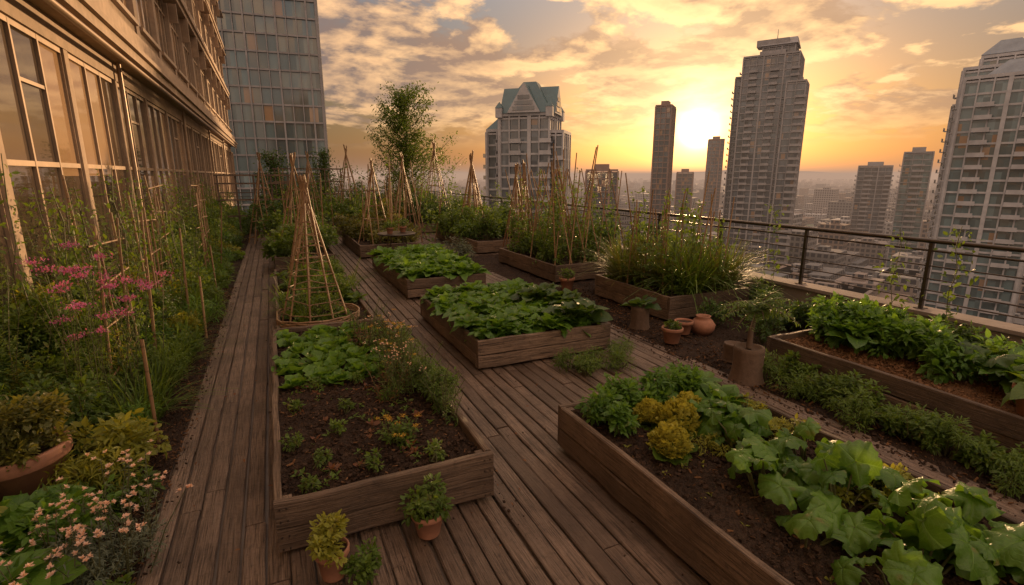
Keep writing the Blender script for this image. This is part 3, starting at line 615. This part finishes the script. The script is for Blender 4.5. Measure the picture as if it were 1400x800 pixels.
# ------------------------------------------------------------------ planting: raised beds
Z=.31
a=Acc()
for (x,y) in [(.02+.22*i+.05*rng.normal(),5.05+.26*j+.05*rng.normal()) for i in range(5) for j in range(7)]:
    if x<1.0: rosette(a,x,y,Z,14,.17+.05*rng.random(),LET,.8,.1,1.1)
a.obj('lettuce_plants',[L_big],smooth=True)
a=Acc()
for k in range(22):
    y=3.35+3.4*rng.random();x=1.0+.2*rng.random()-(.25*rng.random() if y>4.2 else 0);spires(a,x,y,Z,.14,.42,7,.055,NAR,.5,flow='daisy' if k%4==0 else None,fs=.013,lean=.4)
for k in range(10): bush(a,1.1+.12*rng.random(),3.5+3.2*rng.random(),Z,.17,.3,600,.036,NAR if k%2 else SM,.65)
a.obj('herb_plants',[L_mid,M_stem,F_white],smooth=True)
a=Acc()
for k in range(12): spires(a,.65+.4*rng.random(),4.2+2.5*rng.random(),Z,.12,.38,7,.05,NAR,.5,lean=.4,per=18,flow='head' if k%3==0 else None,fs=.012)
for k in range(20): rosette(a,.0+1.0*rng.random(),3.3+1.9*rng.random(),Z,6,.05+.05*rng.random(),SM,.5)
a.obj('red_leaf_plants',[L_red,M_stem,F_yel],smooth=True)
a=Acc();bush(a,.72,3.62,Z,.13,.14,330,.04,SM,.6);spires(a,.72,3.62,Z,.14,.2,10,.04,NAR,.6,flow='head',fs=.012)
a.obj('marigold_plant',[L_mid,M_stem,F_yel],smooth=True)
a=Acc()
for (x,y) in((.15,3.5),(.05,3.2),(.4,4.3),(.2,4.9),(.9,3.25),(.55,4.9),(.3,3.9),(.0,4.5),(.75,4.4),(.5,3.3),(-.02,3.8)): bush(a,x,y,Z,.07,.12,120,.035,SM,.6,clumps=5)
for k in range(100): rosette(a,-.05+1.1*rng.random(),3.2+2.2*rng.random(),Z-.005,5,.03+.045*rng.random(),SM,.7)
a.obj('seedlings',SL,smooth=True)
a=Acc()
for k in range(28): rosette(a,-.02+1.15*rng.random(),8.5+3.5*rng.random(),.24,10,.26,BRD,.5)
for k in range(16): bush(a,.1+.9*rng.random(),7.3+4.6*rng.random(),.24,.22,.45,480,.05,SM,.5)
for k in range(7): rosette(a,.42+.35*math.cos(k),7.75+.35*math.sin(k),.3,8,.16,LET,.6)
a.obj('leafy_vegetables',SL,smooth=True)
a=Acc()
for k in range(9): grass(a,.05+1.1*rng.random(),7.3+4.5*rng.random(),.22,.15,60,.6,.5)
a.obj('ornamental_grass',[L_mid],smooth=True)
for (x0,x1,y0,y1,nx,ny,s,T) in((2.13,3.87,5.5,8.02,10,13,.26,.6),(2.22,3.68,9.48,13.1,7,14,.32,.8)):
    a=Acc()
    for i in range(nx):
        for j in range(ny):
            rosette(a,x0+(x1-x0)*(i+.5)/nx+rng.normal()*.05,y0+(y1-y0)*(j+.5)/ny+rng.normal()*.05,Z+.02+.08*rng.random(),15,s*(.7+.6*rng.random()),BRD,T+rng.normal()*.1,.2,1.35)
    a.obj('leafy_vegetables',[L_big],smooth=True)
a=Acc()
for k in range(8): rosette(a,3.3+.55*rng.random(),5.6+1.4*rng.random(),Z+.12,12,.42,BRD,.5,.4,1.35)
a.obj('chard_plants',[L_dark],smooth=True)
a=Acc();
for (x,y) in((3.15,4.75),(3.4,4.95),(3.65,4.8),(3.9,5.15),(3.1,5.05)): bush(a,x,y,0.03,.2,.22,750,.05,NAR,.6)
a.obj('fern_plants',SL,smooth=True)
Zd=.33
a=Acc()
for (x,y,r) in((2.25,3.2,.15),(2.5,3.3,.17),(2.75,3.25,.2),(3.0,3.3,.18),(2.3,2.95,.1),(3.3,3.35,.2)): bush(a,x,y,Zd,r,.28,620,.06,SM,.65)
for (x,y) in((3.2,3.2),(3.4,3.0),(3.1,3.0),(3.45,3.3),(2.95,3.05)): rosette(a,x,y,Zd,16,.3,BRD,.5)
a.obj('basil_plants',[L_big,M_stem],smooth=True)
a=Acc()
for (x,y,r) in((2.42,2.55,.13),(2.72,2.8,.15),(2.60,3.0,.1),(2.95,2.95,.11)):
    n=620;d=rng.normal(size=(n,3));d[:,2]=np.abs(d[:,2]);d/=np.linalg.norm(d,axis=1)[:,None]
    bl=1+.14*np.sin(d[:,0]*9)*np.cos(d[:,1]*8);p=np.array([x,y,Zd+.06])+d*(r*bl*(.78+.25*rng.random(n)))[:,None]*np.array([1,1,1.25])
    multi(a,CUR,p,np.arctan2(-d[:,0],d[:,1]),.6+d[:,2]*.8+rng.normal(size=n)*.2,rng.normal(size=n)*.5,.034*(.6+.7*rng.random(n)),np.clip(.6+.4*d[:,2]+rng.normal(size=n)*.12,0,1),0)
    rosette(a,x,y,Zd,12,r*1.6,LET,.7,.1,.5,mi=1)
a.obj('curly_lettuce_plants',[L_head,L_mid],smooth=True)
def squash(a,x,y,z,n,s,spread,h=.3,T=.5):
    for k in range(n):
        th=rng.random()*2*PI;q=spread*math.sqrt(rng.random());p=np.array([x+q*math.cos(th),y+q*math.sin(th),z+h*(.25+1.0*rng.random())*(1-.4*q/spread)])
        b=np.array([x+q*.3*math.cos(th),y+q*.3*math.sin(th),z-.02]);mm=(b+p)/2+np.array([0,0,.04])
        sticks(a,[b,mm],[mm,p],[.008,.006],[.006,.004],6,1)
        multi(a,SQ,[p],th-PI/2+rng.normal()*.6,-.5+rng.normal()*.45,rng.normal()*.4,s*(.45+.7*rng.random()),np.clip(T+rng.normal()*.28,0,1))
a=Acc()
for (x,y,n,s) in((3.05,2.65,12,.22),(2.95,2.35,13,.24),(3.25,2.1,8,.22),(2.65,1.95,9,.22),(2.95,1.65,13,.25),(2.5,1.55,7,.22),(3.2,1.3,13,.25),(2.85,1.15,13,.25),(3.35,.85,10,.26),(2.5,1.05,7,.23),(3.3,1.75,6,.2)): squash(a,x,y,Zd,n,s,.26,.30,.55)
a.obj('squash_plants',[L_big,M_stem],smooth=True)
a=Acc()
for k in range(16): bush(a,2.9+.7*rng.random(),.9+2.2*rng.random(),Zd,.09,.12,110,.045,SM,.5)
for (x,y) in((2.95,2.55),(3.45,2.5),(2.75,2.5)): bush(a,x,y,Zd,.14,.1,300,.05,NAR,.7)
for k in range(30): rosette(a,2.12+.9*rng.random(),1.2+1.6*rng.random(),Zd-.005,5,.03+.04*rng.random(),SM,.5)
a.obj('herb_plants',[L_lime,M_stem],smooth=True)
a=Acc()
for k in range(20): bush(a,6.0+.6*rng.random(),.7+3.3*rng.random(),Zd,.3,.48,600,.10,SM,.55)
for k in range(12): rosette(a,5.9+.65*rng.random(),.8+3.2*rng.random(),Zd+.12,14,.40,BRD,.55,.2,1.3)
a.obj('bean_plants',[L_big,M_stem],smooth=True)
a=Acc()
for k in range(6): squash(a,5.9+.3*rng.random(),.9+1.3*rng.random(),Zd,6,.24,.3,.4,.4)
a.obj('squash_plants',[L_dark,M_stem],smooth=True)
a=Acc()
for k in range(17):
    y=.9+3.1*k/17;bush(a,4.98+.12*rng.normal(),y,0,.18+.06*rng.random(),.2+.2*rng.random(),680,.055,SM if k%2 else NAR,.7)
a.obj('herb_plants',SL,smooth=True)
a=Acc()
for k in range(16): bush(a,7.1+.7*rng.random(),.5+6*rng.random(),0,.3,.55,420,.08,SM,.4)
for k in range(8): bush(a,5.9+1.6*rng.random(),4.5+1.3*rng.random(),0,.25,.5,420,.07,SM,.4)
a.obj('shrubs',[L_dark,M_stem],smooth=True)
for m_,nn in((L_olive,12),(L_mid,14)):
    a=Acc()
    for k in range(nn): grass(a,5.7+1.5*rng.random(),6.3+1.8*rng.random(),.35,.14,80,1.0,.5)
    a.obj('ornamental_grass',[m_],smooth=True)
def vines(a,x,y,z,h,s=.07,n=70,T=.5,lean=.1,r=.14):
    dx,dy=rng.normal(size=2)*lean;t_=rng.random(n);ph=rng.random()*6
    pos=np.stack([x+dx*t_+np.cos(t_*14+ph)*.04+rng.normal(size=n)*r*.5*(1.1-t_*.5),y+dy*t_+np.sin(t_*14+ph)*.04+rng.normal(size=n)*r*.5*(1.1-t_*.5),z+h*t_],1)
    multi(a,SM,pos,rng.random(n)*6.3,rng.normal(size=n)*.6-.2,rng.normal(size=n)*.5,s*(.6+.8*rng.random(n))*(1.15-.4*t_),np.clip(T+rng.normal(size=n)*.2,0,1))
    q=np.linspace(0,1,7);P=np.stack([x+dx*q+np.cos(q*14+ph)*.03,y+dy*q+np.sin(q*14+ph)*.03,z+h*q],1);sticks(a,P[:-1],P[1:],.006,.004,4,1)
a=Acc()
for k in range(26): vines(a,5.7+1.5*rng.random(),6.2+1.9*rng.random(),.35,.7+1.1*rng.random(),.085,90,.5)
for k in range(8): bush(a,5.7+1.4*rng.random(),6.3+1.7*rng.random(),.35,.28,.4,420,.07,SM,.5)
a.obj('climbing_vines',[L_mid,M_stem],smooth=True)
a=Acc()
for k in range(38): vines(a,5.5+1.6*rng.random(),9.7+2.8*rng.random(),.33,.9+1.3*rng.random(),.09,110,.5)
for k in range(14): bush(a,5.6+1.5*rng.random(),9.8+2.6*rng.random(),.33,.32,.6,420,.08,SM,.4)
a.obj('climbing_vines',[L_mid,M_stem],smooth=True)
a=Acc()
for k in range(16): vines(a,7.6+.3*rng.random(),3+20*rng.random(),0,1.3+.7*rng.random(),.10,100,.4,r=.25)
a.obj('climbing_vines',[L_mid,M_stem],smooth=True)
# ------------------------------------------------------------------ left strip
groups=[(Acc(),[L_mid,M_stem]),(Acc(),[L_dark,M_stem]),(Acc(),[L_lime,M_stem]),(Acc(),[L_big,M_stem])]
y=3.6
while y<30:
    for x in(-1.36,-1.75,-2.1,-2.45):
        a=groups[rng.choice(4,p=[.42,.16,.17,.25])][0]
        hh=(.42 if x>-1.5 else .8 if x>-1.9 else 1.2)*(.65+.6*rng.random())
        if y<4.7 and -2.0<x<-1.5: continue
        near=y<9
        bush(a,x+rng.normal()*.08,y+rng.normal()*.12,0,.28+.08*rng.random(),hh,int((1350 if near else 450)*(.55+hh*.6)),(.052 if near else .085)*(.7+.8*rng.random()),SM if rng.random()<.65 else NAR,.35+.5*rng.random())
    y+=.42 if y<9 else .6
for (a,m) in groups: a.obj('shrubs',m,smooth=True)
a=Acc()
for k in range(64): 
    y=5.8+22*rng.random()**1.4;x=-1.4-1.2*rng.random();vines(a,x,y,.1,(1.2+1.2*rng.random())*(.72 if x>-1.6 else 1),.07,180,.65,.18,.24)
a.obj('tomato_vines',[L_mid,M_stem],smooth=True)
a=Acc()
for k in range(34): spires(a,-1.5-1.1*rng.random(),4.8+8*rng.random(),.1,.2,1.35+.5*rng.random(),4,.09,NAR,.7,per=60,lean=.2)
a.obj('tall_perennials',[L_mid,M_stem],smooth=True)
a=Acc()
for (x,y,h) in((-1.5,5.5,1.25),(-1.42,5.9,1.2),(-1.65,5.3,1.3),(-1.38,6.4,1.15),(-1.75,5.8,1.45)): spires(a,x,y,.2,.2,h,6,.08,NAR,.6,flow='head',fs=.036,per=36,lean=.15)
a.obj('purple_flowering_plant',[L_mid,M_stem,F_pink],smooth=True)
a=Acc()
for (x,y) in((-1.02,3.25),(-1.2,3.0),(-.98,3.55),(-1.3,3.4)): spires(a,x,y,0,.26,.54,13,.05,NAR,.6,flow='daisy',fs=.023,per=28,lean=.35,heads=3)
bush(a,-1.1,3.3,0,.3,.3,1500,.045,NAR,.7)
a.obj('white_flowering_plant',[L_sage,M_stem,F_white],smooth=True)
a=Acc()
for (x,y) in((-1.75,3.75),(-1.6,3.5),(-1.95,3.55),(-1.55,3.8),(-1.45,3.1)): rosette(a,x,y,.18,16,.36,BRD,.6,.2,1.2)
a.obj('leafy_vegetables',[L_big],smooth=True)
a=Acc()
for (x,y) in((-.98,2.9),(-.95,2.7),(-1.25,2.7),(-1.1,4.1),(-1.25,4.5)): bush(a,x,y,0,.15,.2,450,.045,SM,.6)
a.obj('herb_plants',SL,smooth=True)
a=Acc()
for k in range(16): grass(a,-1.22-.2*rng.random(),4.8+9*rng.random(),0,.1,60,.6,.5)
a.obj('ornamental_grass',[L_mid],smooth=True)
# ------------------------------------------------------------------ mid / far garden
for (x0,x1,y0,y1,n,m,hh) in((5.4,7.3,14.2,18.5,28,L_mid,1.0),(2.1,3.8,14.8,19,24,L_olive,.8),(-.1,1.3,13.4,18.5,26,L_mid,.8),(5,7,20.5,25,24,L_dark,1.2),(1.6,3.8,21,26,24,L_mid,1.1),(-.8,8,27,31,64,L_dark,1.6),(3.9,4.6,19,27,16,L_olive,1.0),(7.3,7.9,8,30,44,L_dark,1.0),(-.8,1.2,19.5,27,28,L_dark,1.1)):
    a=Acc()
    for k in range(n): bush(a,x0+(x1-x0)*rng.random(),y0+(y1-y0)*rng.random(),.25,.40,hh*(.55+.75*rng.random()),360,.11,SM,.3+.5*rng.random())
    a.obj('shrubs',[m,M_stem],smooth=True)
a=Acc()
for k in range(44): vines(a,-.2+8*rng.random(),16+14*rng.random(),.2,1.6+1.2*rng.random(),.12,100,.5,.2,.35)
a.obj('climbing_vines',[L_mid,M_stem],smooth=True)
a=Acc();bush(a,4.35,13.2,0,.5,.7,1600,.09,NAR,.6);a.obj('sage_bush',[L_sage,M_stem],smooth=True)
def tree(x,y,h,r,n=46,leafn=120,m=L_mid):
    a=Acc();P=[np.array([x+.05*math.sin(k*1.3),y+.05*math.cos(k*1.7),h*.97*k/8]) for k in range(9)];R=[.09*(1-k/9.5) for k in range(9)]
    sticks(a,P[:-1],P[1:],R[:-1],R[1:],8,1)
    for k in range(n):
        f=.15+.83*(k/n);b=P[0]*(1-f)+P[-1]*f;th=k*2.4+rng.normal()*.3;L=r*(1.2-f*.85)*(.4+.85*rng.random())
        e_=b+np.array([math.cos(th)*L,math.sin(th)*L,L*(.5+.5*rng.random())]);mm=(b+e_)/2+np.array([0,0,-.06*L]);sticks(a,[b,mm],[mm,e_],[.025*(1.2-f),.015],[.015,.006],5,1)
        m_=leafn;q=rng.random(m_)**.7;pos=b+(e_-b)*q[:,None]+rng.normal(size=(m_,3))*.14;multi(a,SM,pos,rng.random(m_)*6.3,rng.normal(size=m_)*.6,rng.normal(size=m_)*.6,.12*(.6+.7*rng.random(m_)),np.clip(.5+rng.normal()*.2+rng.normal(size=m_)*.15,0,1))
    a.obj('deciduous_tree',[m,M_bark],smooth=True)
tree(6.2,26,6.3,2.3,80,170,L_mid);tree(.2,29,3.4,1.2,30,90,L_dark);tree(2.6,29.5,3.6,1.0,30,90,L_dark)
sc.view_settings.view_transform='Standard';sc.view_settings.look='None';sc.view_settings.exposure=0;sc.view_settings.gamma=1
